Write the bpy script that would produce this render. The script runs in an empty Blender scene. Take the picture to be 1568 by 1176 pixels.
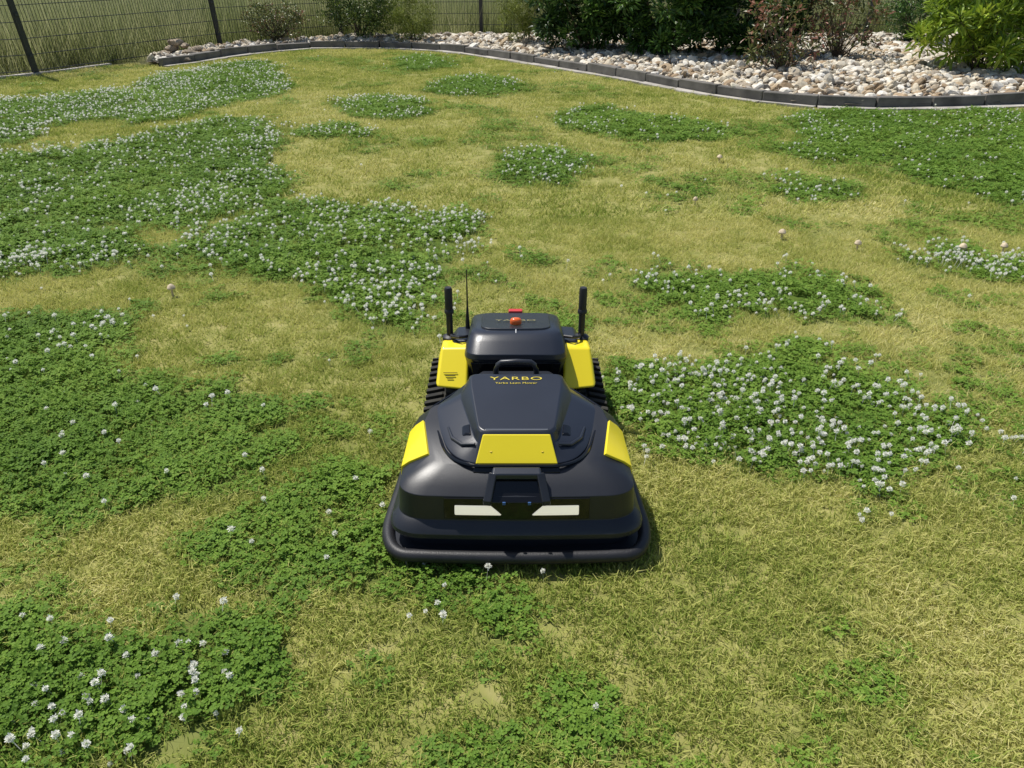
import bpy, bmesh, math, random
import numpy as np
from mathutils import Vector, Matrix
random.seed(4); rng=np.random.default_rng(7)
scn=bpy.context.scene
S29=math.sin(math.radians(29));C29=math.cos(math.radians(29))
def plan(x,y,z=0.0):
    """survey sheet -> ground plan in metres (x, y) at height z"""
    u=(x-784)/1178;v=(y-588)/1178
    Z=(1.4-z)/(S29+v*C29);return (u*Z,Z*(C29-v*S29))
# ------------------------------------------------------------------ materials
def newmat(name):
    m=bpy.data.materials.new(name);m.use_nodes=True
    nt=m.node_tree;nt.nodes.clear()
    out=nt.nodes.new('ShaderNodeOutputMaterial')
    return m,nt,out
def ramp(nt,stops,interp='LINEAR'):
    r=nt.nodes.new('ShaderNodeValToRGB');cr=r.color_ramp;cr.interpolation=interp
    while len(cr.elements)<len(stops):cr.elements.new(0.5)
    for e,(p,c) in zip(cr.elements,stops):
        e.position=p;e.color=(*c,1)
    return r
def mnode(nt,op,a,b):
    n=nt.nodes.new('ShaderNodeMath');n.operation=op
    for i,v in enumerate((a,b)):
        if v is None:continue
        if isinstance(v,(int,float)):n.inputs[i].default_value=v
        else:nt.links.new(v,n.inputs[i])
    return n.outputs[0]
def attr(nt,name,typ):
    a=nt.nodes.new('ShaderNodeAttribute');a.attribute_name=name;a.attribute_type=typ
    return a.outputs['Fac']
def foliage_mat(name,stops,trans=.3,rough=.5,inst=True,spec=.3,blw=.5,dom='GEOMETRY',diffuse=False):
    m,nt,out=newmat(name)
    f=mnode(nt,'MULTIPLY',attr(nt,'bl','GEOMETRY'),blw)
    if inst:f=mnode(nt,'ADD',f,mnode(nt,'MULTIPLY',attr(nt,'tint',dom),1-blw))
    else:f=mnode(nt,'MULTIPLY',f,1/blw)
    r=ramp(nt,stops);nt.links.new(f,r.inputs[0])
    if diffuse:
        p=nt.nodes.new('ShaderNodeBsdfDiffuse');nt.links.new(r.outputs[0],p.inputs[0])
    else:
        p=nt.nodes.new('ShaderNodeBsdfPrincipled');p.inputs['Roughness'].default_value=rough
        p.inputs['Specular IOR Level'].default_value=spec
        nt.links.new(r.outputs[0],p.inputs['Base Color'])
    t=nt.nodes.new('ShaderNodeBsdfTranslucent');nt.links.new(r.outputs[0],t.inputs[0])
    mx=nt.nodes.new('ShaderNodeMixShader');mx.inputs[0].default_value=trans
    nt.links.new(p.outputs[0],mx.inputs[1]);nt.links.new(t.outputs[0],mx.inputs[2])
    nt.links.new(mx.outputs[0],out.inputs[0]);return m
def plain(name,col,rough=.5,metal=0,bump=0,bscale=400,var=0,vscale=8,coat=0,spec=.5,dirt=None,emit=0):
    m,nt,out=newmat(name)
    p=nt.nodes.new('ShaderNodeBsdfPrincipled');p.inputs['Roughness'].default_value=rough
    p.inputs['Metallic'].default_value=metal;p.inputs['Coat Weight'].default_value=coat
    p.inputs['Specular IOR Level'].default_value=spec
    if emit:
        p.inputs['Emission Color'].default_value=(1,.93,.74,1);p.inputs['Emission Strength'].default_value=emit
    tc=nt.nodes.new('ShaderNodeTexCoord')
    n=nt.nodes.new('ShaderNodeTexNoise');n.inputs['Scale'].default_value=vscale;n.inputs['Detail'].default_value=6
    nt.links.new(tc.outputs['Object'],n.inputs[0])
    d=tuple(x*(1-var) for x in col);l=tuple(min(1,x*(1+var)) for x in col)
    if dirt:l=dirt
    r=ramp(nt,[(.3,d),(.7,l)]);nt.links.new(n.outputs['Fac'],r.inputs[0]);nt.links.new(r.outputs[0],p.inputs['Base Color'])
    if bump:
        n2=nt.nodes.new('ShaderNodeTexNoise');n2.inputs['Scale'].default_value=bscale;nt.links.new(tc.outputs['Object'],n2.inputs[0])
        b=nt.nodes.new('ShaderNodeBump');b.inputs['Strength'].default_value=bump;b.inputs['Distance'].default_value=.002
        nt.links.new(n2.outputs['Fac'],b.inputs['Height']);nt.links.new(b.outputs[0],p.inputs['Normal'])
    nt.links.new(p.outputs[0],out.inputs[0]);return m
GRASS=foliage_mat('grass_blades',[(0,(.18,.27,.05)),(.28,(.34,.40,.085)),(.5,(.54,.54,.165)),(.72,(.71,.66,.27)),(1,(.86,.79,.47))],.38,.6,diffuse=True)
CLOVER=foliage_mat('clover_leaves',[(0,(.085,.17,.022)),(.5,(.165,.285,.038)),(1,(.29,.41,.07))],.3,.6,spec=.15)
FIELD=foliage_mat('field_grass',[(0,(.13,.17,.05)),(.35,(.32,.36,.15)),(.7,(.50,.50,.26)),(1,(.78,.70,.45))],.4,.7,blw=.65,diffuse=True)
PETAL=foliage_mat('clover_petals',[(0,(.22,.17,.09)),(.12,(.60,.56,.38)),(.3,(.84,.83,.74)),(1,(.90,.90,.85))],.35,.6,dom='INSTANCER',diffuse=True)
# ------------------------------------------------------------------ helpers
def link(o,parent=None):
    scn.collection.objects.link(o)
    if parent:o.parent=parent
    return o
def mesh_np(name,verts,faces,mat,bl=None,smooth=False):
    me=bpy.data.meshes.new(name);me.from_pydata([tuple(v) for v in verts],[],[tuple(f) for f in faces])
    if mat:me.materials.append(mat)
    if bl is not None:
        a=me.attributes.new('bl','FLOAT','POINT');a.data.foreach_set('value',np.asarray(bl,dtype=np.float32))
    if smooth:me.polygons.foreach_set('use_smooth',[True]*len(me.polygons))
    me.update();return me
_lat={}
def vnoise(x,y,freq,seed=0):
    if seed not in _lat:_lat[seed]=np.random.default_rng(1000+seed).random((256,256))
    L=_lat[seed];x=np.asarray(x)*freq+57.3;y=np.asarray(y)*freq+91.7
    xi=np.floor(x).astype(int);yi=np.floor(y).astype(int);fx=x-xi;fy=y-yi
    fx=fx*fx*(3-2*fx);fy=fy*fy*(3-2*fy)
    g=lambda a,b:L[a%256,b%256]
    return (g(xi,yi)*(1-fx)+g(xi+1,yi)*fx)*(1-fy)+(g(xi,yi+1)*(1-fx)+g(xi+1,yi+1)*fx)*fy
def fbm(x,y,freq,seed=0,o=3):
    s=0;a=1;t=0
    for i in range(o):
        s=s+a*vnoise(x,y,freq*2**i,seed+i);t+=a;a*=.5
    return s/t
def inpoly(x,y,P):
    r=np.zeros(x.shape,bool);n=len(P)
    for i in range(n):
        x1,y1=P[i];x2,y2=P[(i+1)%n]
        if y1==y2:continue
        c=((y1>y)!=(y2>y))&(x<(x2-x1)*(y-y1)/(y2-y1)+x1);r^=c
    return r
def sdist(x,y,P):
    d=np.full(x.shape,1e9);n=len(P)
    for i in range(n):
        ax,ay=P[i];bx,by=P[(i+1)%n];ex,ey=bx-ax,by-ay
        t=np.clip(((x-ax)*ex+(y-ay)*ey)/(ex*ex+ey*ey+1e-9),0,1)
        d=np.minimum(d,(x-ax-t*ex)**2+(y-ay-t*ey)**2)
    d=np.sqrt(d);return np.where(inpoly(x,y,P),d,-d)
def catmull(P,n=8):
    P=[np.array(p,float) for p in P];Q=[2*P[0]-P[1]]+P+[2*P[-1]-P[-2]];o=[]
    for i in range(1,len(Q)-2):
        for k in range(n):
            t=k/n;a,b,c,d=Q[i-1],Q[i],Q[i+1],Q[i+2]
            o.append(.5*((2*b)+(-a+c)*t+(2*a-5*b+4*c-d)*t*t+(-a+3*b-3*c+d)*t**3))
    o.append(P[-1]);return o
# ------------------------------------------------------------------ plan of the garden
PATCH=[
([(0,240),(60,238),(150,225),(240,205),(330,185),(400,190),(430,215),(425,250),(440,285),(400,320),(330,345),(250,350),(190,345),(230,370),(225,400),(150,415),(60,420),(0,425),(-250,440),(-250,250)],190),
([(0,155),(80,150),(130,140),(200,140),(240,120),(300,105),(400,95),(440,110),(430,145),(360,160),(300,180),(220,190),(150,185),(80,195),(0,225),(-150,230),(-150,160)],260),
([(280,370),(340,345),(400,325),(470,308),(560,315),(650,320),(730,330),(760,355),(730,375),(700,400),(690,430),(670,460),(660,500),(600,520),(560,500),(520,470),(460,440),(380,435),(330,430),(300,400)],320),
([(-300,485),(0,480),(60,470),(120,475),(170,490),(180,540),(190,575),(260,600),(350,612),(430,635),(505,668),(475,705),(420,735),(380,760),(300,772),(200,792),(80,808),(0,798),(-300,810)],50),
([(440,738),(520,708),(590,718),(620,760),(620,800),(640,850),(680,880),(700,920),(640,945),(500,940),(400,925),(330,900),(290,855),(330,790)],40,.95),
([(580,885),(700,880),(790,900),(850,930),(820,970),(730,1000),(640,1010),(590,960)],30,.7),
([(-300,950),(0,950),(80,935),(180,940),(280,930),(400,935),(400,980),(380,1040),(330,1100),(300,1200),(-300,1250)],190),
([(940,600),(1000,565),(1080,545),(1200,540),(1300,555),(1370,580),(1420,610),(1500,650),(1568,680),(1700,700),(1568,715),(1480,735),(1400,750),(1300,770),(1200,770),(1120,745),(1040,730),(980,700),(950,660)],370),
([(990,435),(1060,415),(1150,412),(1250,425),(1320,445),(1370,480),(1360,505),(1280,508),(1180,500),(1090,490),(1040,465)],300),
([(730,245),(790,230),(850,235),(890,250),(905,275),(860,290),(790,285),(750,265)],80),
([(830,180),(880,165),(960,170),(1060,185),(1130,200),(1100,215),(1000,222),(900,210),(840,198)],60),
([(1180,190),(1250,170),(1400,170),(1568,172),(1800,180),(1800,330),(1568,320),(1480,310),(1400,280),(1340,250),(1250,260),(1200,225)],70),
([(1380,395),(1450,385),(1568,390),(1700,410),(1568,430),(1480,425),(1400,412)],450),
([(1150,285),(1220,275),(1310,280),(1350,300),(1280,315),(1180,305)],70,.8),
([(510,155),(570,150),(640,160),(650,175),(590,185),(530,175)],190),
([(440,195),(520,195),(570,205),(540,218),(450,212)],120),
([(610,90),(650,85),(695,92),(690,108),(640,110),(600,105)],20),
([(640,130),(720,115),(800,125),(790,145),(700,152),(640,145)],80),
([(720,1150),(800,1105),(880,1090),(960,1120),(1020,1190),(690,1190)],60,.9),
([(1180,920),(1240,930),(1300,970),(1350,1050),(1330,1100),(1400,1190),(1200,1190),(1220,1050)],12,.38),
([(740,390),(860,395),(1000,425),(960,450),(860,430),(760,410)],6,.3),
([(1000,280),(1060,290),(1090,310),(1020,305)],6,.6),
([(350,545),(430,548),(420,565),(350,562)],5,.5),([(555,1100),(600,1100),(600,1130),(560,1130)],5,.6),
([(1400,300),(1480,330),(1440,345),(1380,320)],5,.4),([(150,480),(240,460),(260,480),(200,495)],8,.5),
([(1440,510),(1490,515),(1480,530),(1445,525)],5,.5),([(310,450),(360,450),(360,470),(320,468)],5,.6),
]
CLUSTER=[((110,545),(110,45),420),((20,400),(80,35),450),((300,320),(110,25),400),((550,725),(110,25),260),((160,1060),(130,80),380),((600,460),(130,50),420),((1010,700),(90,50),360),((60,235),(90,14),400),((320,370),(70,40),330),((1440,700),(110,50),400),((360,830),(60,30),80),((650,980),(60,40),80)]
PATCH=[([plan(*p) for p in q[0]],q[1],(q[2] if len(q)>2 else 1)) for q in PATCH]
KERB=catmull([plan(*p) for p in [(250,103),(290,98),(340,90),(400,82),(470,76),(540,75),(620,76),(700,82),(770,92),(850,105),(930,118),(1010,133),(1090,147),(1170,158),(1240,165),(1320,168),(1400,168),(1480,166),(1568,163)]]+[(6.9,9.3),(8.6,10.4),(10.5,12.4)],6)
FENCE=[(-12.2,6.3),(-10.3,7.9),(-8.4,9.55),(-6.47,11.2),(-5.05,14.5),(-3.3,16.3),(-.6,16.5),(1.9,16.5),(4.35,16.5),(6.9,16.5),(9.4,16.5),(11.9,16.5),(14.4,16.5),(16.9,16.5)]
LAWN=[(-17,.1),(17,.1),(17,13),(11,13)]+[tuple(p) for p in KERB[::-1]]+[(-5.75,12.45),(-6.62,10.85),(-8.65,9.1),(-12.4,5.85),(-17,2)]
BED=[tuple(p) for p in KERB]+[(13,15.5),(14.3,16.4),(-.6,16.4),(-3.2,16.2),(-4.95,14.4),(-5.65,12.75),(-5.4,12.2)]
gx=np.arange(-17,17.01,.05);gy=np.arange(.1,16.8,.05);GX,GY=np.meshgrid(gx,gy)
n1=fbm(GX,GY,2.2,1);n2=fbm(GX,GY,2.2,5);n3=fbm(GX,GY,9,9)
wsc=np.clip(.25+.03*GY,.25,.5)
wx=GX+(n1-.5)*wsc;wy=GY+(n2-.5)*wsc
MASK=np.zeros(GX.shape);FD=np.zeros(GX.shape)
for P,d,ms in PATCH:
    a=np.array(P);x0,y0=a.min(0)-.6;x1,y1=a.max(0)+.6
    i0,i1=np.searchsorted(gx,[x0,x1]);j0,j1=np.searchsorted(gy,[y0,y1])
    if i1<=i0 or j1<=j0:continue
    sl=(slice(j0,j1),slice(i0,i1))
    sd=sdist(wx[sl],wy[sl],P)+(n3[sl]-.5)*.28
    soft=np.clip((sd+.08)/.20,0,1);soft=soft*soft*(3-2*soft)
    MASK[sl]=np.maximum(MASK[sl],soft*ms)
    edge=np.exp(-((sd-.08)/.18)**2)*1.2+.65
    FD[sl]=np.maximum(FD[sl],soft*d*edge)
for (c,r,d) in CLUSTER:
    a=plan(*c);b=plan(c[0]+r[0],c[1]);e=plan(c[0],c[1]-r[1])
    q=((wx-a[0])/(b[0]-a[0]))**2+((wy-a[1])/(e[1]-a[1]))**2
    FD=np.maximum(FD,d*np.exp(-q*1.3)*(.25+.75*MASK))
sc=np.clip((fbm(GX,GY,1.7,21)-.60)*6,0,.30);MASK=np.maximum(MASK,sc)
FD=FD*np.clip((fbm(GX,GY,2.4,31)-.30)*4,.3,1.8)+.3
def samp(A,x,y):
    i=np.clip(((y-gy[0])/.05).astype(int),0,len(gy)-1);j=np.clip(((x-gx[0])/.05).astype(int),0,len(gx)-1);return A[i,j]
# ------------------------------------------------------------------ ground & lawn sheets
def soil_mat():
    m,nt,out=newmat('lawn_floor');p=nt.nodes.new('ShaderNodeBsdfPrincipled');p.inputs['Roughness'].default_value=.95
    p.inputs['Specular IOR Level'].default_value=.1
    g=nt.nodes.new('ShaderNodeNewGeometry')
    n=nt.nodes.new('ShaderNodeTexNoise');n.inputs['Scale'].default_value=14;n.inputs['Detail'].default_value=8;nt.links.new(g.outputs['Position'],n.inputs[0])
    r1=ramp(nt,[(.3,(.19,.20,.055)),(.55,(.28,.27,.09)),(.75,(.36,.32,.14))]);nt.links.new(n.outputs['Fac'],r1.inputs[0])
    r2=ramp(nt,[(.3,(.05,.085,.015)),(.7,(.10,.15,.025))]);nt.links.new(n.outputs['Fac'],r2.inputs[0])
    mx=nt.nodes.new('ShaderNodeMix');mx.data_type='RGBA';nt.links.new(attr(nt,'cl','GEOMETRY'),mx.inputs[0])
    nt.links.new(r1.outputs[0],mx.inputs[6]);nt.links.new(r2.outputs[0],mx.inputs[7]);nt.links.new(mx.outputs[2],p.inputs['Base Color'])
    nt.links.new(p.outputs[0],out.inputs[0]);return m
SOIL=soil_mat()
st=2;LX=GX[::st,::st];LY=GY[::st,::st];ny,nx=LX.shape
LZ=(fbm(LX,LY,1.5,40)-.5)*.006
idx=np.arange(ny*nx).reshape(ny,nx)
F0=np.stack([idx[:-1,:-1],idx[:-1,1:],idx[1:,1:],idx[1:,:-1]],-1).reshape(-1,4)
cx=(LX[:-1,:-1]+.05).ravel();cy=(LY[:-1,:-1]+.05).ravel()
F=F0[inpoly(cx,cy,LAWN)]
me=mesh_np('lawn',np.stack([LX.ravel(),LY.ravel(),LZ.ravel()+.004],-1),F,SOIL)
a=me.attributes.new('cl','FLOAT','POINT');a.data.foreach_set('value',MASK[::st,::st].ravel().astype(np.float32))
lawn=link(bpy.data.objects.new('lawn',me))
GM=plain('ground_earth',(.18,.19,.08),.95,var=.4,vscale=.6,spec=.1,dirt=(.27,.26,.12))
R=900
link(bpy.data.objects.new('ground',mesh_np('ground',[(-R,-R,-.012),(R,-R,-.012),(R,R,-.012),(-R,R,-.012)],[(0,1,2,3)],GM)))
# ------------------------------------------------------------------ instancing
def tuft(nb,r,h,w,seed,lean=.5,single=False):
    g=np.random.default_rng(seed);V=[];Fc=[];B=[]
    for i in range(nb):
        a=g.uniform(0,6.283);q=r*math.sqrt(g.random());x,y=q*math.cos(a),q*math.sin(a)
        hh=h*g.uniform(.5,1.15);ww=w*g.uniform(.6,1.2)/2;d=g.uniform(0,6.283);l=hh*g.uniform(.1,1)*lean*1.6
        dx,dy=math.cos(d),math.sin(d);t=g.uniform(0,6.283);px,py=math.cos(t)*ww,math.sin(t)*ww;b=g.random()
        k=len(V)
        if single:
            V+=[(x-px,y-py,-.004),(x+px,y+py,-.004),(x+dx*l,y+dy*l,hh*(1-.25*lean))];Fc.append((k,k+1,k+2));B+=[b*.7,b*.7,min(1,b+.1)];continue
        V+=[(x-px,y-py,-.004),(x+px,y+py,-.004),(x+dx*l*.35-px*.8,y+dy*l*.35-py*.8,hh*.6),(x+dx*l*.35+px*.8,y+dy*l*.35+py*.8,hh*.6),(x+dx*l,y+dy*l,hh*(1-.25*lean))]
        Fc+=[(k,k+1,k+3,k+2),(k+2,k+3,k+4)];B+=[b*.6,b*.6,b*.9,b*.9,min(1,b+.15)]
    return V,Fc,B
def clover(nl,r,h,ls,seed,simple=False):
    g=np.random.default_rng(seed);V=[];Fc=[];B=[]
    for i in range(nl):
        a=g.uniform(0,6.283);q=r*math.sqrt(g.random());x,y=q*math.cos(a),q*math.sin(a);z=h*g.uniform(.45,1.1);b=g.random()
        tx,ty=g.normal(0,.28,2);rot=g.uniform(0,6.283);s=ls*g.uniform(.7,1.2)
        if not simple:
            k=len(V);V+=[(x*.8-.0006,y*.8,0),(x*.8+.0006,y*.8,0),(x,y,z)];Fc.append((k,k+1,k+2));B+=[b*.5]*3
        for j in range(3):
            t=rot+j*2.094;ct,sn=math.cos(t),math.sin(t);k=len(V)
            pts=[(0,0,0),(.65,.45,.06),(1,0,-.06),(.65,-.45,.06)] if simple else [(0,0,0),(.45,.42,.07),(.85,.42,.05),(1,0,-.08),(.85,-.42,.05),(.45,-.42,.07)]
            for (u,v,w) in pts:
                X=(u*ct-v*sn)*s;Y=(u*sn+v*ct)*s;V.append((x+X,y+Y,z+w*s+tx*X+ty*Y))
            if simple:Fc.append((k,k+1,k+2,k+3));B+=[b*.7,b,b,b]
            else:Fc+=[(k,k+1,k+2,k+3),(k,k+3,k+4,k+5)];B+=[b*.7,b,b,min(1,b+.1),b,b]
    return V,Fc,B
def flower(seed,h=.075):
    g=np.random.default_rng(seed);V=[];Fc=[];B=[]
    hx,hy=g.normal(0,.008,2)
    V+=[(-.0011,0,0),(.0011,0,0),(hx+.0009,hy,h),(hx-.0009,hy,h)];Fc.append((0,1,2,3));B+=[.02]*4
    n=60;brown=g.uniform(-.95,-.5)
    for i in range(n):
        zz=1-1.75*(i+.5)/n;ph=i*2.39996;rr=math.sqrt(max(0,1-zz*zz));d=np.array([rr*math.cos(ph),rr*math.sin(ph),zz])
        d=d+g.normal(0,.14,3);up=np.array([0,0,1.]);t=np.cross(d,up);t/=np.linalg.norm(t)+1e-6;R0=.0035;R1=.0105*g.uniform(.8,1.15)
        c=np.array([hx,hy,h]);k=len(V);sg=np.cross(t,d)
        V+=[tuple(c+d*R0),tuple(c+d*R1*.8+t*.0020+sg*.001),tuple(c+d*R1+sg*.002),tuple(c+d*R1*.8-t*.0020+sg*.001)]
        Fc.append((k,k+1,k+2,k+3));b=.15 if zz<brown else g.uniform(.5,1);B+=[b*.5,b,b,b]
    return V,Fc,B
def make_protos(tag,items,smooth=False):
    col=bpy.data.collections.new(tag+'_parts')
    for i,(V,Fc,B,mat) in enumerate(items):
        col.objects.link(bpy.data.objects.new('%s_part_%02d'%(tag,i),mesh_np('%s_part_%02d'%(tag,i),V,Fc,mat,B,smooth)))
    return col
def scatter(name,col,pos,idx,rot,scl,tint,realize=False):
    me=bpy.data.meshes.new(name);n=len(pos);me.vertices.add(n);me.vertices.foreach_set('co',np.asarray(pos,np.float32).ravel())
    for nm,ty,dat,key in (('idx','INT',idx,'value'),('rot','FLOAT_VECTOR',rot,'vector'),('scl','FLOAT_VECTOR',scl,'vector'),('tint','FLOAT',tint,'value')):
        a=me.attributes.new(nm,ty,'POINT');a.data.foreach_set(key,np.asarray(dat,np.int32 if ty=='INT' else np.float32).ravel())
    ob=link(bpy.data.objects.new(name,me))
    ng=bpy.data.node_groups.new(name+'_nodes','GeometryNodeTree')
    ng.interface.new_socket('Geometry',in_out='INPUT',socket_type='NodeSocketGeometry');ng.interface.new_socket('Geometry',in_out='OUTPUT',socket_type='NodeSocketGeometry')
    N=ng.nodes;gi=N.new('NodeGroupInput');go=N.new('NodeGroupOutput');iop=N.new('GeometryNodeInstanceOnPoints');ci=N.new('GeometryNodeCollectionInfo')
    ci.inputs['Collection'].default_value=col;ci.inputs['Separate Children'].default_value=True;ci.inputs['Reset Children'].default_value=True
    def na(nm,ty):
        a=N.new('GeometryNodeInputNamedAttribute');a.data_type=ty;a.inputs['Name'].default_value=nm;return [o for o in a.outputs if o.enabled][0]
    L=ng.links;L.new(gi.outputs[0],iop.inputs['Points']);L.new(ci.outputs[0],iop.inputs['Instance']);iop.inputs['Pick Instance'].default_value=True
    L.new(na('idx','INT'),iop.inputs['Instance Index']);L.new(na('rot','FLOAT_VECTOR'),iop.inputs['Rotation']);L.new(na('scl','FLOAT_VECTOR'),iop.inputs['Scale'])
    o=iop.outputs[0]
    if realize:
        rz=N.new('GeometryNodeRealizeInstances');L.new(o,rz.inputs[0]);o=rz.outputs[0]
    L.new(o,go.inputs[0]);mod=ob.modifiers.new('scatter','NODES');mod.node_group=ng;return ob
def rot0(n,t=.12):
    return np.stack([rng.normal(0,t,n),rng.normal(0,t,n),rng.uniform(0,6.283,n)],-1)
def rnd_area(y0,y1,dens,k0=.95,k1=.59):
    wmax=k0+k1*y1;n=int(dens*2*wmax*(y1-y0));x=rng.uniform(-wmax,wmax,n);y=rng.uniform(y0,y1,n)
    ok=(np.abs(x)<k0+k1*y);x,y=x[ok],y[ok];ok=inpoly(x,y,LAWN);x,y=x[ok],y[ok]
    if y1>8:
        ok=(y<7.5)|(sdist(x,y,LAWN)>.125)|(x<-5.2);x,y=x[ok],y[ok]
    return x,y
def under(x,y):
    lx=np.abs(x-.012);ly=y-1.5;return ((lx<.325)&(ly>.05)&(ly<.45))|((lx<.30)&(ly>.40)&(ly<.98))
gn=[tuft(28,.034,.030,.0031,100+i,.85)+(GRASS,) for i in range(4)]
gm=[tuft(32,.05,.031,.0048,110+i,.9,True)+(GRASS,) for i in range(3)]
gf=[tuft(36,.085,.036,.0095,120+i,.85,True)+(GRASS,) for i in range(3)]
cn=[clover(40,.05,.029,.0080,140+i)+(CLOVER,) for i in range(4)]
cf=[clover(44,.10,.032,.0135,160+i,True)+(CLOVER,) for i in range(3)]
allp=make_protos('lawn_plants',gn+gm+gf+cn+cf)   # 0-3 | 4-6 | 7-9 | 10-13 | 14-16
def tintf(x,y):
    return np.clip(.05+.95*fbm(x,y,.9,50)+.8*(fbm(x,y,5,55)-.5)+.5*(fbm(x,y,.35,58)-.5),0,1)
P_=[];I_=[];T_=[];Sx=[]
def addp(x,y,idx,s,sz,t):
    z=np.full(x.shape,.002);P_.append(np.stack([x,y,z],-1));I_.append(idx);T_.append(t);Sx.append(np.stack([s,s,s*sz],-1))
for (y0,y1,dg,gi) in ((.78,2.3,1650,(0,4)),(2.3,4.6,820,(4,7)),(4.6,16.6,230,(7,10))):
    x,y=rnd_area(y0,y1,dg);m=samp(MASK,x,y);u=under(x,y)
    keep=(rng.random(len(x))>m*.80)&~u;x,y,m=x[keep],y[keep],m[keep];n=len(x)
    t=tintf(x,y)*(1-.7*m)+rng.normal(0,.09,n)
    hh=rng.uniform(.7,1.15,n)*(1+.25*m)*(.8+.4*fbm(x,y,3,60))
    addp(x,y,rng.integers(*gi,n),rng.uniform(.8,1.2,n),hh,np.clip(t,0,1))
for (y0,y1,dc,ci) in ((.78,3.7,600,(10,14)),(3.7,16.4,165,(14,17))):
    x,y=rnd_area(y0,y1,dc);m=samp(MASK,x,y);u=under(x,y);keep=(rng.random(len(x))<m*1.05-.03)&~u;x,y,m=x[keep],y[keep],m[keep];n=len(x)
    addp(x,y,rng.integers(*ci,n),rng.uniform(.75,1.15,n),rng.uniform(.8,1.2,n)*(.45+.6*m)*(.7+.6*fbm(x,y,2.5,62)),np.clip(fbm(x,y,1.6,64)+rng.normal(0,.15,n),0,1))
pos=np.concatenate(P_);scatter('lawn_grass',allp,pos,np.concatenate(I_),rot0(len(pos)),np.concatenate(Sx),np.concatenate(T_),True)
fl=make_protos('clover_flowers',[flower(180+i,.040+.006*i)+(PETAL,) for i in range(6)])
x,y=rnd_area(.8,16.2,1100);fd=samp(FD,x,y)*1.15;keep=(rng.random(len(x))<fd/1100)&~under(x,y);x,y=x[keep],y[keep];n=len(x);s=rng.uniform(.48,.88,n)*(1+.02*y)
nflow=n
scatter('clover_flowers',fl,np.stack([x,y,np.full(n,0.)],-1),rng.integers(0,6,n),rot0(n,.18),np.stack([s,s,s*.9+.1],-1),rng.uniform(.7,1,n))
# tall field grass behind fence
ft=make_protos('field_grass',[tuft(46,.17,1.05,.012,200+i,.38,True)+(FIELD,) for i in range(4)])
n=11000;x=rng.uniform(-18,20,n);y=rng.uniform(6,24,n)
FB=[(-30,-8.5)]+FENCE+[(40,16.5),(40,40),(-40,40)]
sd=sdist(x,y,FB);keep=(sd>.16)&(rng.random(n)<np.clip(1.25-sd*.18,.12,1));x,y,sd=x[keep],y[keep],sd[keep];n=len(x)
s=rng.uniform(.8,1.2,n);scatter('field_grass',ft,np.stack([x,y,np.zeros(n)-.01],-1),rng.integers(0,4,n),rot0(n,.06),np.stack([s*.9,s*.9,s*rng.uniform(.85,1.15,n)*np.clip(.55+sd,.5,1)],-1),np.clip(fbm(x,y,1.1,70)*1.4-.2+rng.normal(0,.18,n),0,1),True)
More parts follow.
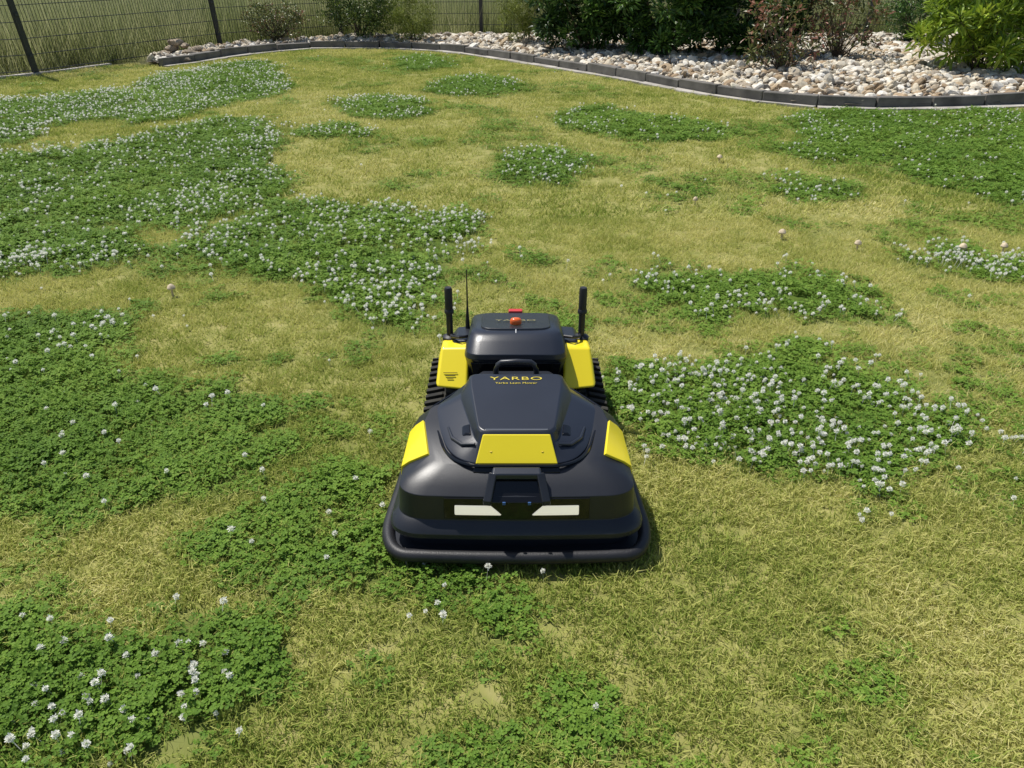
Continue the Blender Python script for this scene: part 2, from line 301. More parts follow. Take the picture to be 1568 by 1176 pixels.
# ------------------------------------------------------------------ mesh builder
class MB:
    def __init__(s):s.V=[];s.F=[];s.B=[]
    def box(s,c,ax,ay,az,b=0.5,jit=0):
        k=len(s.V);c=Vector(c);ax,ay,az=Vector(ax),Vector(ay),Vector(az)
        for sx,sy,sz in ((-1,-1,-1),(1,-1,-1),(1,1,-1),(-1,1,-1),(-1,-1,1),(1,-1,1),(1,1,1),(-1,1,1)):
            s.V.append(tuple(c+ax*sx+ay*sy+az*sz+Vector([random.uniform(-jit,jit) for _ in range(3)])));s.B.append(b)
        s.F+=[(k,k+3,k+2,k+1),(k+4,k+5,k+6,k+7),(k,k+1,k+5,k+4),(k+1,k+2,k+6,k+5),(k+2,k+3,k+7,k+6),(k+3,k,k+4,k+7)]
    def hexa(s,pts,b=.5):
        k=len(s.V);s.V+=[tuple(p) for p in pts];s.B+=[b]*8
        s.F+=[(k,k+3,k+2,k+1),(k+4,k+5,k+6,k+7),(k,k+1,k+5,k+4),(k+1,k+2,k+6,k+5),(k+2,k+3,k+7,k+6),(k+3,k,k+4,k+7)]
    def tube(s,pts,r,n=10,closed=False,b=.5,cap=True):
        pts=[Vector(p) for p in pts];m=len(pts);k0=len(s.V);rs=r if isinstance(r,(list,tuple)) else [r]*m
        for i,p in enumerate(pts):
            if closed:t=pts[(i+1)%m]-pts[i-1]
            else:t=pts[min(i+1,m-1)]-pts[max(i-1,0)]
            t.normalize();up=Vector((0,0,1)) if abs(t.z)<.95 else Vector((0,1,0))
            a=t.cross(up).normalized();bb=a.cross(t)
            for j in range(n):
                q=2*math.pi*j/n;s.V.append(tuple(p+(a*math.cos(q)+bb*math.sin(q))*rs[i]));s.B.append(b)
        for i in range(m if closed else m-1):
            for j in range(n):
                A=k0+i*n+j;Bq=k0+i*n+(j+1)%n;i2=(i+1)%m;s.F.append((A,Bq,k0+i2*n+(j+1)%n,k0+i2*n+j))
        if not closed and cap:
            s.F.append(tuple(k0+j for j in range(n))[::-1]);s.F.append(tuple(k0+(m-1)*n+j for j in range(n)))
    def loft(s,levels,top=True,bot=True,b=.5,closed=True):
        k=len(s.V);n=len(levels[0])
        for L in levels:s.V+=[tuple(p) for p in L];s.B+=[b]*n
        for i in range(len(levels)-1):
            for j in range(n if closed else n-1):
                j2=(j+1)%n;s.F.append((k+i*n+j,k+i*n+j2,k+(i+1)*n+j2,k+(i+1)*n+j))
        if bot:s.F.append(tuple(k+j for j in range(n))[::-1])
        if top:s.F.append(tuple(k+(len(levels)-1)*n+j for j in range(n)))
    def obj(s,name,mat,parent=None,bevel=0,smooth=True,ang=35,seg=2):
        me=mesh_np(name,s.V,s.F,mat,s.B)
        bm=bmesh.new();bm.from_mesh(me);bmesh.ops.recalc_face_normals(bm,faces=bm.faces)
        for f in bm.faces:f.smooth=smooth
        if not bevel:
            for e in bm.edges:
                if len(e.link_faces)==2 and e.calc_face_angle(0)>math.radians(ang):e.smooth=False
        bm.to_mesh(me);bm.free();o=link(bpy.data.objects.new(name,me),parent)
        if bevel:
            m=o.modifiers.new('bevel','BEVEL');m.width=bevel;m.segments=seg;m.limit_method='ANGLE';m.angle_limit=math.radians(28);m.harden_normals=True
        return o
def rpoly(C,n=6):
    o=[];m=len(C)
    for i,(x,y,r) in enumerate(C):
        if r==0:o.append((x,y));continue
        p=Vector((x,y));a=Vector(C[i-1][:2])-p;b=Vector(C[(i+1)%m][:2])-p
        ra=min(r,a.length*.49);rb=min(r,b.length*.49);A=p+a.normalized()*ra;B=p+b.normalized()*rb
        for k in range(n+1):
            t=k/n;w=.8;d=(1-t)**2+2*w*t*(1-t)+t*t;q=(A*(1-t)**2+p*2*w*t*(1-t)+B*t*t)/d;o.append((q.x,q.y))
    return o
# ------------------------------------------------------------------ kerb
KM=plain('kerb_concrete',(.14,.13,.115),.9,bump=.6,bscale=60,var=.4,vscale=5)
PM=plain('edging_paver',(.40,.37,.33),.9,bump=.5,bscale=60,var=.3,vscale=4)
def walk(P,step):
    P=[Vector((p[0],p[1],0)) for p in P];out=[];acc=0;cur=P[0];out.append(cur.copy())
    for i in range(1,len(P)):
        seg=P[i]-cur
        while seg.length>=step-acc:
            cur=cur+seg.normalized()*(step-acc);acc=0;out.append(cur.copy());seg=P[i]-cur
        acc+=seg.length;cur=P[i]
    return out
kb=MB();pv=MB();W=walk(KERB,.6)
for a,b in zip(W[:-1],W[1:]):
    t=(b-a).normalized();nrm=Vector((-t.y,t.x,0));c=(a+b)/2
    h=.125+random.uniform(-.012,.012)
    L=(b-a).length/2
    kb.box(c+nrm*.055+Vector((0,0,h/2-.01)),t*(L-.007),nrm*.05,(0,0,h/2+.01),random.random(),.008)
    pv.box(c-nrm*.060+Vector((0,0,.012)),t*(L-.006),nrm*.055,(0,0,.016),random.random(),.006)
kb.obj('stone_kerb',KM,bevel=.012);pv.obj('lawn_edging',PM,bevel=.004)
fs=MB();W2=walk([(-12.3,6.0),(-8.5,9.3),(-6.55,10.98),(-5.75,12.6)],.5)
for a,b in zip(W2[:-1],W2[1:]):
    t=(b-a).normalized();nrm=Vector((-t.y,t.x,0));fs.box((a+b)/2+Vector((0,0,.015)),t*.247,nrm*.04,(0,0,.02),.5,.003)
fs.obj('fence_footing',PM,bevel=.004)
# ------------------------------------------------------------------ planting bed
BM_=plain('bed_soil',(.13,.11,.08),.95,var=.4,vscale=6)
sdb=sdist(cx,cy,BED);Fb=F0[sdb>.05]
bz=.055+np.clip(sdist(LX.ravel(),LY.ravel(),BED),0,1)*.05
used=np.unique(Fb);rm_=np.full(ny*nx,-1);rm_[used]=np.arange(len(used))
link(bpy.data.objects.new('planting_bed',mesh_np('planting_bed',np.stack([LX.ravel(),LY.ravel(),bz],-1)[used],rm_[Fb],BM_)))
def stone_mat():
    m,nt,out=newmat('pebble_stone');p=nt.nodes.new('ShaderNodeBsdfPrincipled');p.inputs['Roughness'].default_value=.8
    r=ramp(nt,[(0,(.16,.13,.10)),(.12,(.34,.24,.14)),(.3,(.50,.39,.25)),(.42,(.30,.28,.25)),(.55,(.60,.52,.38)),(.78,(.70,.65,.54)),(1,(.80,.77,.70))])
    nt.links.new(attr(nt,'tint','INSTANCER'),r.inputs[0])
    g=nt.nodes.new('ShaderNodeNewGeometry');n=nt.nodes.new('ShaderNodeTexNoise');n.inputs['Scale'].default_value=25;n.inputs['Detail'].default_value=6;nt.links.new(g.outputs['Position'],n.inputs[0])
    mx=nt.nodes.new('ShaderNodeMix');mx.data_type='RGBA';mx.blend_type='MULTIPLY';mx.inputs[0].default_value=.65
    r2=ramp(nt,[(.3,(.58,.50,.40)),(.6,(1,1,1))]);nt.links.new(n.outputs['Fac'],r2.inputs[0])
    nt.links.new(r.outputs[0],mx.inputs[6]);nt.links.new(r2.outputs[0],mx.inputs[7]);nt.links.new(mx.outputs[2],p.inputs['Base Color']);nt.links.new(p.outputs[0],out.inputs[0]);return m
STONE=stone_mat()
def rockmesh(seed,sub=2):
    bm=bmesh.new();bmesh.ops.create_icosphere(bm,subdivisions=sub,radius=1);g=np.random.default_rng(seed);D=g.normal(0,1,(9,3));D/=np.linalg.norm(D,axis=1)[:,None];h=g.uniform(.58,.9,9)
    V=[]
    for v in bm.verts:
        p=np.array(v.co)
        for d,hh in zip(D,h):
            q=p@d
            if q>hh:p=p-d*(q-hh)*.9
        V.append(tuple(p*np.array([1,.74,.55])))
    Fc=[tuple(v.index for v in f.verts) for f in bm.faces];bm.free();return V,Fc,[.5]*len(V)
rp=make_protos('bed_stones',[rockmesh(300+i)+(STONE,) for i in range(7)],False)
n=34000;x=rng.uniform(-5.7,12,n);y=rng.uniform(8,16.4,n);ok=inpoly(x,y,BED);sd=sdist(x[ok],y[ok],BED);x,y=x[ok],y[ok];k=sd>.08;x,y,sd=x[k],y[k],sd[k];n=len(x)
s=np.clip(rng.lognormal(-3.15,.42,n),.02,.12);z=.062+rng.uniform(0,.035,n)+np.clip(sd,0,1)*.05
scatter('bed_stones',rp,np.stack([x,y,z],-1),rng.integers(0,7,n),rot0(n,.5),np.stack([s,s,s],-1),rng.beta(1.5,1.1,n))
nst=n
mb=MB()
for k,(px,py,z,r) in enumerate([(258,100,.08,.13),(275,99,.07,.12),(262,92,.2,.12),(272,84,.3,.1),(290,95,.14,.12),(300,88,.18,.1),(250,94,.12,.1),(266,76,.3,.11),(283,86,.25,.09),(320,88,.16,.08)]):
    X,Y=plan(px,max(py,92),0);Y+=.12
    V,Fc,B=rockmesh(400+k);o=len(mb.V);a=random.uniform(0,3)
    for v in V:
        mb.V.append((X+(v[0]*math.cos(a)-v[1]*math.sin(a))*r*1.2,Y+(v[0]*math.sin(a)+v[1]*math.cos(a))*r*1.2,z*.8+v[2]*r));mb.B.append(.5)
    mb.F+=[tuple(i+o for i in f) for f in Fc]
mb.obj('stone_pile',plain('boulder_stone',(.30,.24,.17),.9,bump=.6,bscale=40,var=.5,vscale=7))
# ------------------------------------------------------------------ fence
FM=plain('fence_steel',(.04,.045,.05),.5,metal=.2)
fence=link(bpy.data.objects.new('wire_mesh_fence',None))
po=MB();wi=MB();H=1.45;LE=-.15
def fz(z):return Vector((0,LE*z,z))
for i,(x,y) in enumerate(FENCE):
    j=min(i,len(FENCE)-2);t=Vector((FENCE[j+1][0]-FENCE[j][0],FENCE[j+1][1]-FENCE[j][1],0)).normalized();nr=Vector((-t.y,t.x,0))
    b0=Vector((x,y,0));po.box(b0+fz(H/2+.03),t*.035,nr*.025,fz(H/2+.03));po.box(b0+fz(H+.07),t*.038,nr*.028,(0,0,.008))
    for zz in (.25,.75,1.3):po.box(b0+fz(zz)-nr*.033,t*.028,nr*.008,(0,0,.02))
for a,b in zip(FENCE[:-1],FENCE[1:]):
    a=Vector((*a,0));b=Vector((*b,0));t=(b-a);L=t.length;t.normalize();nr=Vector((-t.y,t.x,0))
    z=.06
    while z<H+.01:
        for sgn in (-1,1):wi.box((a+b)/2+nr*.006*sgn+fz(z),t*(L/2-.03),nr*.004,(0,0,.004))
        z+=.2
    q=.05
    while q<L-.03:
        wi.box(a+t*q+fz(H/2+.03),t*.0025,nr*.0025,fz(H/2));q+=.05
po.obj('posts',FM,fence,bevel=.003);wi.obj('wires',FM,fence)
# ------------------------------------------------------------------ shrubs
BARK=plain('shrub_bark',(.13,.10,.07),.9,var=.3)
def leafmat(name,stops,tr=.2,rough=.4):return foliage_mat(name,stops,tr,rough,inst=False,spec=.5,blw=.5)
M_dark=leafmat('laurel_leaves',[(0,(.025,.06,.014)),(.5,(.065,.14,.025)),(1,(.16,.29,.05))])
M_bright=leafmat('rhododendron_leaves',[(0,(.12,.19,.018)),(.5,(.31,.44,.04)),(1,(.54,.63,.09))])
M_con=leafmat('conifer_foliage',[(0,(.10,.13,.018)),(.5,(.24,.29,.045)),(1,(.38,.43,.08))],.1,.6)
M_mid=leafmat('privet_leaves',[(0,(.05,.09,.018)),(.5,(.14,.20,.04)),(1,(.27,.34,.08))])
M_red=leafmat('photinia_leaves',[(0,(.08,.11,.03)),(.5,(.16,.18,.05)),(.70,(.28,.12,.08)),(1,(.42,.20,.14))])
M_bar=leafmat('barberry_leaves',[(0,(.10,.13,.04)),(.6,(.22,.25,.08)),(.8,(.30,.16,.10)),(1,(.40,.20,.14))])
fxs=[p[0] for p in FENCE];fys=[p[1] for p in FENCE]
def shrub(name,px,py,rad,h,nl,ls,mat,clumps=40,aspect=.32,cl_r=.16,stems=8,sparse=0,base=.05):
    X,Y=plan(px,py,.1);Y0=Y;Y+=rad*.7;ymax=np.interp(X,fxs,fys)-rad*.55-.15
    if Y>ymax:Y=float(ymax)
    X*=(Y*C29+1.3*S29)/(Y0*C29+1.3*S29)
    root=link(bpy.data.objects.new(name,None));root.location=(X,Y,.08)
    g=np.random.default_rng(int(px*7+py))
    C=[]
    while len(C)<clumps:
        p=g.uniform(-1,1,3);r=np.linalg.norm(p)
        if r>1 or (r<.55 and g.random()<.6):continue
        C.append([p[0]*rad,p[1]*rad*.85,base+(p[2]*.5+.5)*h*g.uniform(.85,1.08)])
    C=np.array(C);mb=MB()
    for i in range(stems):
        k=C[g.integers(len(C))];b0=g.normal(0,.05,2);mid=(k*.5+np.array([g.normal(0,.05),g.normal(0,.05),.1]))
        mb.tube([(b0[0],b0[1],-.05),tuple(mid),tuple(k)],[.012,.008,.003],5)
    if sparse:
        for k in C:
            b=C[g.integers(len(C))]*.35;mb.tube([(b[0]*.3,b[1]*.3,0),tuple(k*.55+g.normal(0,.03,3)),tuple(k)],[.007,.004,.002],4)
    mb.obj('stems',BARK,root)
    ci=g.integers(0,len(C),nl);cc=C[ci];off=g.normal(0,1,(nl,3));off/=np.linalg.norm(off,axis=1)[:,None];off*=(g.random(nl)**.5)[:,None]*cl_r*np.array([1,1,.75])
    P=cc+off;P[:,2]=np.maximum(P[:,2],.02)
    out=off/np.maximum(np.linalg.norm(off,axis=1),1e-4)[:,None]+g.normal(0,.45,(nl,3));out[:,2]+=.25;out/=np.linalg.norm(out,axis=1)[:,None]
    up=np.tile([0,0,1.],(nl,1))+g.normal(0,.35,(nl,3));side=np.cross(out,up);side/=np.linalg.norm(side,axis=1)[:,None]+1e-6;nrm=np.cross(side,out)
    L=ls*g.uniform(.6,1.2,nl)[:,None];Wd=L*aspect
    V=np.stack([P,P+out*L*.3+side*Wd*.5+nrm*L*.05,P+out*L*.7+side*Wd*.45+nrm*L*.03,P+out*L-nrm*L*.1,P+out*L*.7-side*Wd*.45+nrm*L*.03,P+out*L*.3-side*Wd*.5+nrm*L*.05],1).reshape(-1,3)
    k=np.arange(nl)*6;Fq=np.concatenate([np.stack([k,k+1,k+2,k+3],-1),np.stack([k,k+3,k+4,k+5],-1)])
    cb=g.normal(0,.16,len(C));b=np.clip(g.normal(.45,.2,nl)+cb[ci],0,1)
    link(bpy.data.objects.new('leaves',mesh_np('leaves',V,Fq,mat,np.repeat(b,6))),root);return root
shrub('barberry_shrub',425,66,.55,.60,2400,.05,M_bar,70,.5,.10,6,1)
shrub('privet_shrub',550,64,.75,1.5,7500,.06,M_mid,80,.4,.16,14)
shrub('dwarf_conifer',632,66,.42,.75,5500,.05,M_con,50,.18,.12,4)
shrub('thuja_shrub',808,72,.55,1.6,10000,.055,M_con,75,.2,.14,4)
shrub('laurel_shrub',895,86,.85,1.5,9500,.11,M_dark,85,.34,.17,10)
shrub('laurel_shrub',1020,96,.95,1.6,11000,.11,M_dark,95,.34,.17,10)
shrub('laurel_shrub',1135,94,.95,1.8,11000,.11,M_dark,95,.34,.17,10)
shrub('photinia_shrub',1195,116,.55,1.0,900,.085,M_red,48,.35,.12,6,1)
shrub('photinia_shrub',1280,98,.6,1.1,1400,.085,M_red,52,.35,.12,6,1)
shrub('privet_shrub',1395,72,.6,1.3,5500,.06,M_dark,60,.4,.15,8)
shrub('rhododendron_shrub',1500,122,.9,1.25,6200,.13,M_bright,90,.28,.15,14)
shrub('rhododendron_shrub',1640,105,.8,1.2,5200,.13,M_bright,80,.28,.15,14)
# mushrooms
MU=plain('mushroom_cap',(.58,.47,.32),.7,var=.25,vscale=60)
mu=link(bpy.data.objects.new('mushrooms',None))
for (px,py,q) in [(262,440,.8),(1198,355,.9),(1314,372,.8),(1475,377,.9),(1102,240,.9),(1538,376,.8),(1065,305,.7)]:
    X,Y=plan(px,py,.05);mb=MB();lv=[]
    for (r,z) in ((.006,0),(.006,.04),(.022,.042),(.024,.048),(.017,.06),(.006,.066)):lv.append([(X+q*r*math.cos(a*.524),Y+q*r*math.sin(a*.524),z) for a in range(12)])
    mb.loft(lv);mb.obj('mushroom_cap',MU,mu)
# ------------------------------------------------------------------ robot mower
rm=link(bpy.data.objects.new('robot_lawn_mower',None));rm.location=(.012,1.5,0)
BLK=plain('mower_black_plastic',(.018,.020,.026),.36,bump=.12,bscale=700,var=.18,vscale=5)
SAT=plain('mower_satin_hood',(.019,.023,.034),.31,bump=.09,bscale=900,var=.14,vscale=4)
RUB=plain('mower_rubber',(.015,.015,.018),.5,bump=.3,bscale=300,var=.3,vscale=20)
TRK=plain('track_rubber',(.012,.012,.012),.8,bump=.3,bscale=300,var=.5,vscale=30,dirt=(.035,.032,.022))
GLO=plain('mower_gloss_black',(.006,.006,.007),.12,var=.1)
YEL=plain('mower_yellow',(.85,.69,.02),.38,bump=.06,bscale=900,var=.03,vscale=3,coat=.15)
LAMP=plain('headlight_lens',(.85,.80,.66),.25,var=.03,coat=.5,emit=.5)
ORG=plain('beacon_orange',(.75,.13,.02),.2,var=.1,coat=.5);RED=plain('stop_red',(.55,.04,.04),.4,var=.1);WHI=plain('print_white',(.6,.6,.6),.5)
PRY=plain('print_yellow',(.62,.50,.05),.5);PRG=plain('print_grey',(.40,.36,.16),.5)
BLUE=plain('sensor_blue',(.05,.12,.3),.3);DRK=plain('print_dark',(.10,.08,.01),.5);SCR=plain('screw_yellow',(.6,.42,.01),.4)
YB=.385
def lvl(z0,kz,hw,hb,fy,yb,r,x1=None,y1=.175,x2=None,y2=.325,bul=.010):
    ip=lambda y:hw+(hb-hw)*(y-fy)/(yb-fy)
    x1=x1 or ip(y1);x2=x2 or ip(y2)
    C=[(-hb,yb,.03),(-x2,y2,0),(-x1,y1,0),(-hw,fy,r),(-.15,fy,0),(-.08,fy,0),(0,fy,0),(.08,fy,0),(.15,fy,0),(hw,fy,r),(x1,y1,0),(x2,y2,0),(hb,yb,.03)]
    P=rpoly(C,8);return [(x,y-(bul*(1-(x/hw)**2) if y<fy+r else 0),z0+kz*max(0,y-.08)) for x,y in P]
LV=[lvl(.045,0,.308,.300,.066,YB,.09),lvl(.086,0,.308,.300,.066,YB,.09),lvl(.089,0,.322,.312,.048,YB,.10),lvl(.098,0,.332,.320,.037,YB,.105),lvl(.112,0,.333,.320,.036,YB,.105),
 lvl(.124,.01,.328,.316,.043,YB,.105),lvl(.139,.03,.309,.302,.062,YB,.09),lvl(.211,.08,.305,.292,.067,YB,.09),
 lvl(.224,.13,.288,.277,.086,YB-.005,.085,.280,.172,.276,.322),lvl(.250,.16,.200,.235,.136,YB-.01,.04,.228,.165,.252,.30)]
b=MB();b.loft(LV);b.obj('deck_shell',BLK,rm,bevel=.003,seg=3)
def wing(sg):
    i2,i1=(9,10) if sg<0 else (len(LV[0])-11,len(LV[0])-10)
    rows=[(Vector(L[i2]),Vector(L[i1])) for L in (LV[7],LV[8],LV[9])]
    low=[(Vector(LV[6][i2])*.6+rows[0][0]*.4),(Vector(LV[6][i1])*.4+rows[0][1]*.6)]
    rows=[tuple(low)]+rows
    m=MB();n=5;o=Vector((sg*.0045,0,.0045))
    top=[[a+(b2-a)*(k/n)+o for k in range(n+1)] for a,b2 in rows];bot=[[a+(b2-a)*(k/n)-o for k in range(n+1)] for a,b2 in rows]
    R_=len(rows);idt={}
    for li,G in enumerate((top,bot)):
        for r in range(R_):
            for k in range(n+1):idt[(li,r,k)]=len(m.V);m.V.append(tuple(G[r][k]));m.B.append(.5)
    for li in (0,1):
        for r in range(R_-1):
            for k in range(n):m.F.append((idt[li,r,k],idt[li,r,k+1],idt[li,r+1,k+1],idt[li,r+1,k]))
    for r in range(R_-1):
        for k in (0,n):m.F.append((idt[0,r,k],idt[0,r+1,k],idt[1,r+1,k],idt[1,r,k]))
    for k in range(n):
        for r in (0,R_-1):m.F.append((idt[0,r,k],idt[0,r,k+1],idt[1,r,k+1],idt[1,r,k]))
    m.obj('side_wing_yellow',YEL,rm,bevel=.002)
wing(-1);wing(1)
def bump_path(z,hw,hb,fy,yb,r):
    P=rpoly([(-hb,yb,0),(-hw,fy,r),(-.2,fy,0),(-.1,fy,0),(0,fy,0),(.1,fy,0),(.2,fy,0),(hw,fy,r),(hb,yb,0)],12)
    return [(x,y-(.014*(1-(x/hw)**2) if y<fy+r else 0),z) for x,y in P]
b=MB();b.tube(bump_path(.056,.353,.328,.022,.39,.14),.017,14);b.obj('bumper',RUB,rm,ang=50)
b=MB();b.loft([[(x,y,z) for x,y,z in bump_path(zz,.338,.32,.038,.39,.13)] for zz in (.043,.054)]);b.obj('bumper_shelf',BLK,rm)
b=MB();b.tube([(-.328,.39,.056),(0,.41,.056),(.328,.39,.056)],.017,10);b.obj('bumper_rear',RUB,rm)
def hoodlevel(pts,zf,zr,y0=.13,y1=.46,r=.02):
    P=rpoly([(x,y,r) for x,y in pts],3);return [(x,y,zf+(zr-zf)*np.clip((y-y0)/(y1-y0),0,1)) for x,y in P]
def sym(h):return [(-x,y) for x,y in h]+[(x,y) for x,y in h[::-1]]
H0=sym([(.15,.475),(.24,.365),(.186,.185),(.155,.142),(.108,.122)])
H1=sym([(.148,.472),(.237,.363),(.184,.187),(.153,.145),(.107,.125)])
H2=sym([(.145,.465),(.220,.362),(.172,.195),(.146,.157),(.100,.137)])
H3=sym([(.142,.455),(.158,.375),(.114,.21),(.108,.185),(.092,.160)])
H4=sym([(.134,.440),(.134,.38),(.106,.21),(.102,.19),(.086,.176)])
H5=sym([(.128,.430),(.126,.38),(.101,.21),(.097,.196),(.082,.184)])
b=MB();b.loft([hoodlevel(H0,.225,.26),hoodlevel(H1,.266,.298),hoodlevel(H2,.275,.306),hoodlevel(H3,.296,.330),hoodlevel(H4,.322,.357,.17,.44),hoodlevel(H5,.327,.363,.17,.44)])
b.obj('hood',SAT,rm,bevel=.003)
b=MB();b.tube([(x*1.015,y+(-.004 if y<.3 else .002),z+.004) for x,y,z in hoodlevel(H0,.260,.288)],.0045,6,closed=True);b.obj('hood_seal',GLO,rm)
def slab(q,d,name,mat,bev=.002):
    q=[Vector(p) for p in q];n=(q[1]-q[0]).cross(q[3]-q[0]).normalized();m=MB();m.hexa([p-n*.003 for p in q]+[p+n*d for p in q]);return m.obj(name,mat,rm,bevel=bev)
slab([(-.106,.128,.262),(.106,.128,.262),(.087,.176,.322),(-.087,.176,.322)],.005,'hood_panel_yellow',YEL,.003)
slab([(-.112,.112,.247),(.112,.112,.247),(.107,.128,.262),(-.107,.128,.262)],.003,'panel_lip',GLO)
slab([(-.080,.186,.3285),(.080,.186,.3285),(.082,.190,.3290),(-.082,.190,.3290)],.0015,'hood_edge_glint',plain('glint_grey',(.12,.13,.15),.25),.0005)  # pale strip paints the glint along the hood's front ridge
for sx in (-.066,.066):
    b=MB();b.tube([(sx,.147,.288),(sx,.1455,.2915)],.0038,12);b.obj('panel_screw',SCR,rm)
for sg in (-1,1):
    m=MB();m.hexa([(sg*.118,.19,.280),(sg*.172,.205,.270),(sg*.168,.26,.282),(sg*.125,.24,.285),(sg*.120,.205,.306),(sg*.134,.215,.303),(sg*.148,.255,.300),(sg*.124,.25,.310)]);m.obj('corner_scoop',GLO,rm,bevel=.004)
    m=MB();m.tube([(sg*.108,.165,.300),(sg*.142,.178,.290),(sg*.170,.212,.287),(sg*.184,.26,.291)],[.003,.005,.005,.003],8);m.obj('scoop_rim',SAT,rm)
def front_y(x,z):return .0655-.010*(1-(x/.31)**2)
def strip(x0,x1,zb,zt,y_off,name,mat,x0t=None,x1t=None,n=10,th=.006,bev=.0015):
    x0t=x0 if x0t is None else x0t;x1t=x1 if x1t is None else x1t;m=MB();LL=[]
    for k in range(n+1):
        t=k/n;xb=x0+(x1-x0)*t;xt=x0t+(x1t-x0t)*t
        yb=front_y(xb,zb)-.0045-y_off;yt=front_y(xt,zt)-y_off
        LL.append([(xb,yb,zb),(xt,yt,zt),(xt,yt+th,zt),(xb,yb+th,zb)])
    m.loft(LL);return m.obj(name,mat,rm,bevel=bev)
strip(-.185,.185,.146,.208,.002,'front_visor',GLO)
strip(-.158,-.038,.160,.188,.005,'headlight_left',LAMP,-.158,-.066,bev=.0028)
strip(.038,.158,.160,.188,.005,'headlight_right',LAMP,.066,.158,bev=.0028)
slab([(-.070,.048,.198),(.070,.048,.198),(.062,.098,.244),(-.062,.098,.244)],.003,'handle_recess',GLO,.003)
for sg in (-1,1):
    m=MB();m.hexa([(sg*.086,.046,.192),(sg*.064,.042,.192),(sg*.050,.092,.240),(sg*.072,.100,.240),(sg*.086,.040,.210),(sg*.064,.036,.210),(sg*.050,.080,.268),(sg*.070,.088,.268)]);m.obj('grip_leg',BLK,rm,bevel=.004)
m=MB();m.hexa([(-.070,.078,.248),(.070,.078,.248),(.066,.105,.252),(-.066,.105,.252),(-.062,.078,.266),(.062,.078,.266),(.060,.104,.272),(-.060,.104,.272)]);m.obj('grip_bar',SAT,rm,bevel=.005)
for sx in (-.032,.032):
    m=MB();m.box((sx,.044,.201),(.004,0,0),(0,.002,0),(0,0,.004));m.obj('sensor_dot',BLUE,rm,bevel=.001)
m=MB();m.tube([(-.060,.475,.325),(-.058,.473,.355),(-.053,.472,.370),(-.043,.471,.379),(0,.470,.382),(.043,.471,.379),(.053,.472,.370),(.058,.473,.355),(.060,.475,.325)],.008,12);m.obj('carry_handle',BLK,rm,ang=60)
m=MB();m.hexa([(-.13,.44,.25),(.13,.44,.25),(.12,.60,.24),(-.12,.60,.24),(-.12,.44,.352),(.12,.44,.352),(.10,.53,.32),(-.10,.53,.32)]);m.obj('hood_tail',BLK,rm,bevel=.008)
m=MB();m.hexa([(-.17,.40,.07),(.17,.40,.07),(.17,.96,.07),(-.17,.96,.07),(-.15,.46,.235),(.15,.46,.235),(.155,.95,.27),(-.155,.95,.27)]);m.obj('chassis',BLK,rm,bevel=.01)
def rl(z,hwf,hwb,fy,yb,r,dz=.0):
    P=rpoly([(-hwb,yb,r),(-hwb,(fy+yb)/2+.05,0),(-hwf,fy+.09,0),(-hwf,fy,r),(-.05,fy,0),(.05,fy,0),(hwf,fy,r),(hwf,fy+.09,0),(hwb,(fy+yb)/2+.05,0),(hwb,yb,r)],6)
    return [(x,y-(.012*(1-(x/hwf)**2) if y<fy+r else 0),z+dz*max(0,y-.70)-.3*x*x) for x,y in P]
RZ=-.20
b=MB();b.loft([rl(.22,.14,.145,.64,.94,.03),rl(.312,.158,.152,.612,.96,.04,RZ*.6),rl(.327,.160,.154,.600,.965,.045,RZ*.7),rl(.343,.156,.152,.602,.96,.045,RZ*.8),rl(.368,.148,.149,.640,.945,.04,RZ),rl(.380,.140,.142,.660,.93,.04,RZ),rl(.385,.126,.128,.680,.91,.04,RZ)])
b.obj('rear_shell',SAT,rm,bevel=.002)
b=MB();b.loft([rl(.379,.112,.114,.690,.90,.03,RZ),rl(.3885,.109,.111,.694,.897,.03,RZ)]);b.obj('rear_hatch',BLK,rm,bevel=.002)
slab([(-.13,.628,.225),(.13,.628,.225),(.14,.606,.308),(-.14,.606,.308)],.003,'rear_shell_grille',GLO)
for sg in (-1,1):
    X=lambda v:sg*v
    m=MB();m.hexa([(X(.150),.585,.220),(X(.250),.592,.228),(X(.264),.86,.20),(X(.150),.86,.20),(X(.146),.680,.325),(X(.238),.690,.319),(X(.236),.80,.303),(X(.146),.80,.308)]);m.obj('side_pod_yellow',YEL,rm,bevel=.010,seg=3)
    m=MB();m.hexa([(X(.135),.72,.28),(X(.225),.72,.28),(X(.232),.90,.24),(X(.135),.90,.24),(X(.135),.73,.327),(X(.195),.73,.323),(X(.195),.86,.313),(X(.135),.86,.318)]);m.obj('antenna_mount',BLK,rm,bevel=.008)
    ax=sg*.215;ay=.785;q=.303
    m=MB();m.tube([(ax,ay,q),(ax,ay,q+.010)],.025,20);m.tube([(ax,ay,q+.010),(ax,ay,q+.016)],[.022,.014],20);m.tube([(ax,ay,q+.014),(ax,ay,q+.090)],.0105,16);m.tube([(ax,ay,q+.090),(ax,ay,q+.094),(ax,ay,q+.103),(ax,ay,q+.107)],[.0105,.0155,.0155,.013],16);m.tube([(ax,ay,q+.106),(ax,ay,q+.175),(ax,ay,q+.181)],[.0128,.0128,.0105],16)
    m.obj('antenna',RUB,rm,ang=40)
m=MB();m.tube([(-.160,.84,.30),(-.160,.84,.35),(-.159,.838,.40),(-.158,.835,.525)],[.009,.006,.003,.0015],8);m.obj('whip_antenna',RUB,rm)
m=MB();m.tube([(.15,.74,.335),(.18,.72,.34),(.205,.745,.33),(.212,.785,.32)],.005,8);m.tube([(-.15,.74,.335),(-.18,.72,.34),(-.205,.745,.33),(-.212,.785,.32)],.005,8);m.obj('antenna_cable',RUB,rm)
bz_=.3885-.007
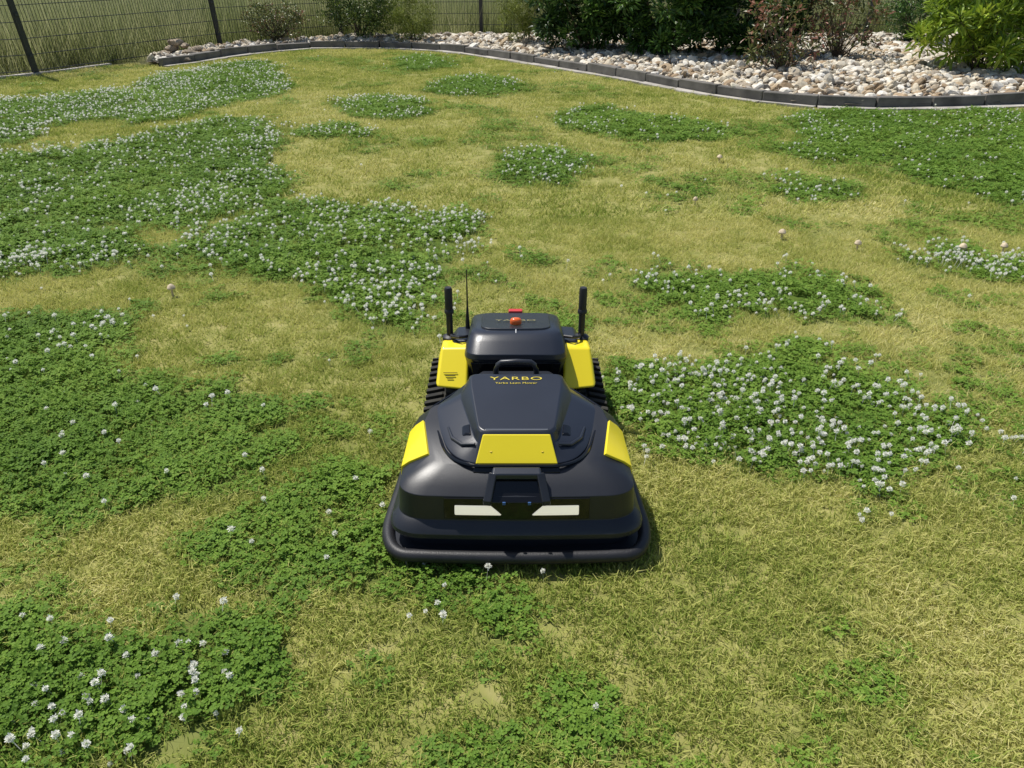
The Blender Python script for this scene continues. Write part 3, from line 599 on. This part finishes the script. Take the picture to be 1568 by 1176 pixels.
m=MB();m.loft([[(r*math.cos(a*.3927)*1.15,.735+r*math.sin(a*.3927)*.8,z+bz_) for a in range(16)] for r,z in ((.016,0),(.016,.011),(.013,.017),(.006,.019))]);m.obj('beacon',ORG,rm,ang=50)
m=MB();m.box((0,.915,.344),(.024,0,0),(0,.011,0),(0,0,.007));m.obj('stop_button',RED,rm,bevel=.004)
def text(s,size,loc,rot,mat,name,sx=1,ext=.0004,offs=.0):
    cu=bpy.data.curves.new(name,'FONT');cu.body=s;cu.size=size;cu.align_x='CENTER';cu.align_y='CENTER';cu.extrude=ext;cu.space_character=1.1;cu.offset=offs
    o=bpy.data.objects.new(name+'_tmp',cu);scn.collection.objects.link(o);bpy.context.view_layer.update()
    me=bpy.data.meshes.new_from_object(o.evaluated_get(bpy.context.evaluated_depsgraph_get()));bpy.data.objects.remove(o)
    me.materials.clear();me.materials.append(mat);me.name=name
    o=link(bpy.data.objects.new(name,me),rm);o.location=loc;o.rotation_euler=rot;o.scale=(sx,1,1)
hs=math.atan2(.036,.27)
def hz(y):return .327+.036*(y-.17)/.27
text('YARBO',.021,(0,.408,hz(.408)+.0012),(hs,0,0),PRY,'lettering',2.05)
text('Yarbo Lawn Mower',.011,(0,.387,hz(.387)+.0012),(hs,0,0),PRY,'small_lettering',1.2)
text('YARBO',.020,(0,.775,.3885-.015+.0012),(-.197,0,0),PRG,'rear_lettering',1.9)
m=MB()
for a in (90,210,330):
    a=math.radians(a);c=Vector((0,.662,.381));d=Vector((math.cos(a)*1.1,math.sin(a)*.86,math.sin(a)*.45));p=Vector((-d.y,d.x,0)).normalized();m.box(c+d*.008,d*.008,p*.0014,(0,0,.001))
m.obj('emblem',WHI,rm)
for k in range(3):
    m=MB();zz=.262-.007*k;yy=.588+(zz-.224)*(.095/.098);m.box(Vector((-.205,yy,zz))+Vector((0,-.7,.72))*.001,(.022-.006*k,0,0),Vector((0,.7,.72))*.001,Vector((0,-.7,.72))*.0006);m.obj('warning_print',DRK,rm)
def walk3(P,step):
    out=[P[0].copy()];cur=P[0].copy();acc=0
    tot=sum((b-a).length for a,b in zip(P[:-1],P[1:]));step=tot/round(tot/step)
    for i in range(1,len(P)):
        seg=P[i]-cur
        while seg.length>=step-acc-1e-9:
            cur=cur+seg.normalized()*(step-acc);acc=0;out.append(cur.copy());seg=P[i]-cur
        acc+=seg.length;cur=P[i].copy()
    return out[:-1] if (out[-1]-out[0]).length<step*.5 else out
def track(sg):
    xi,xo=.178,.284;P=rpoly([(.425,.012,.10),(.930,.012,.10),(.950,.175,.10),(.435,.150,.080)],8)
    pts=[Vector((0,y,z)) for y,z in P]+[Vector((0,*P[0]))];L=walk3(pts,.036);m=MB();belt=MB()
    belt.loft([[(sg*xi,p.y,p.z) for p in L],[(sg*xo,p.y,p.z) for p in L]]);belt.obj('track_belt',TRK,rm)
    cen=Vector((0,.70,.1))
    for i,p in enumerate(L):
        t=(L[(i+1)%len(L)]-L[i-1]).normalized();n=Vector((0,t.z,-t.y))
        if n.dot(p-cen)<0:n=-n
        xm=(xi+xo)/2
        for (a,bq,sh,sl) in ((xi+.002,xm-.004,.009,-.010),(xm+.004,xo+.005,-.009,.010)):
            m.box(Vector((sg*(a+bq)/2,p.y,p.z))+n*.004+t*sh,Vector((sg*(bq-a)/2,0,0))+t*sl,t*.009,n*.006)
    m.obj('track_lugs',TRK,rm,bevel=.002)
    w=MB()
    for yy,zz,r in ((.52,.084,.048),(.64,.07,.04),(.75,.07,.04),(.86,.092,.058)):
        w.tube([(sg*(xo-.005),yy,zz),(sg*(xo+.004),yy,zz)],[r,r*.92],20);w.tube([(sg*(xo+.003),yy,zz),(sg*(xo+.012),yy,zz)],[r*.35,r*.3],12)
    w.obj('track_wheels',BLK,rm)
track(-1);track(1)
# ------------------------------------------------------------------ light & camera
w=bpy.data.worlds.new("World");scn.world=w;w.use_nodes=True;nt=w.node_tree
sky=nt.nodes.new('ShaderNodeTexSky');sky.sky_type='NISHITA';sky.sun_disc=False
d=Vector((-.42,.30,1.0)).normalized();el=math.asin(d.z);sky.sun_elevation=el;sky.sun_rotation=math.atan2(d.x,d.y)
bg=nt.nodes['Background'];nt.links.new(sky.outputs[0],bg.inputs[0]);bg.inputs[1].default_value=.10
sl=bpy.data.lights.new('sun','SUN');sl.energy=5;sl.angle=math.radians(.5);sl.color=(1,.96,.89);so=link(bpy.data.objects.new('sun',sl));so.rotation_euler=d.to_track_quat('Z','Y').to_euler()
cd=bpy.data.cameras.new('camera');cam=link(bpy.data.objects.new('camera',cd));cd.sensor_width=36;cd.lens=27.05;cd.clip_end=2000;cd.clip_start=.05
cam.location=(0,0,1.4);cam.rotation_euler=(math.radians(61),0,0);scn.camera=cam
scn.view_settings.view_transform='Standard';scn.view_settings.look='None';scn.view_settings.exposure=0
print('tufts',len(pos),'flowers',nflow,'stones',nst)
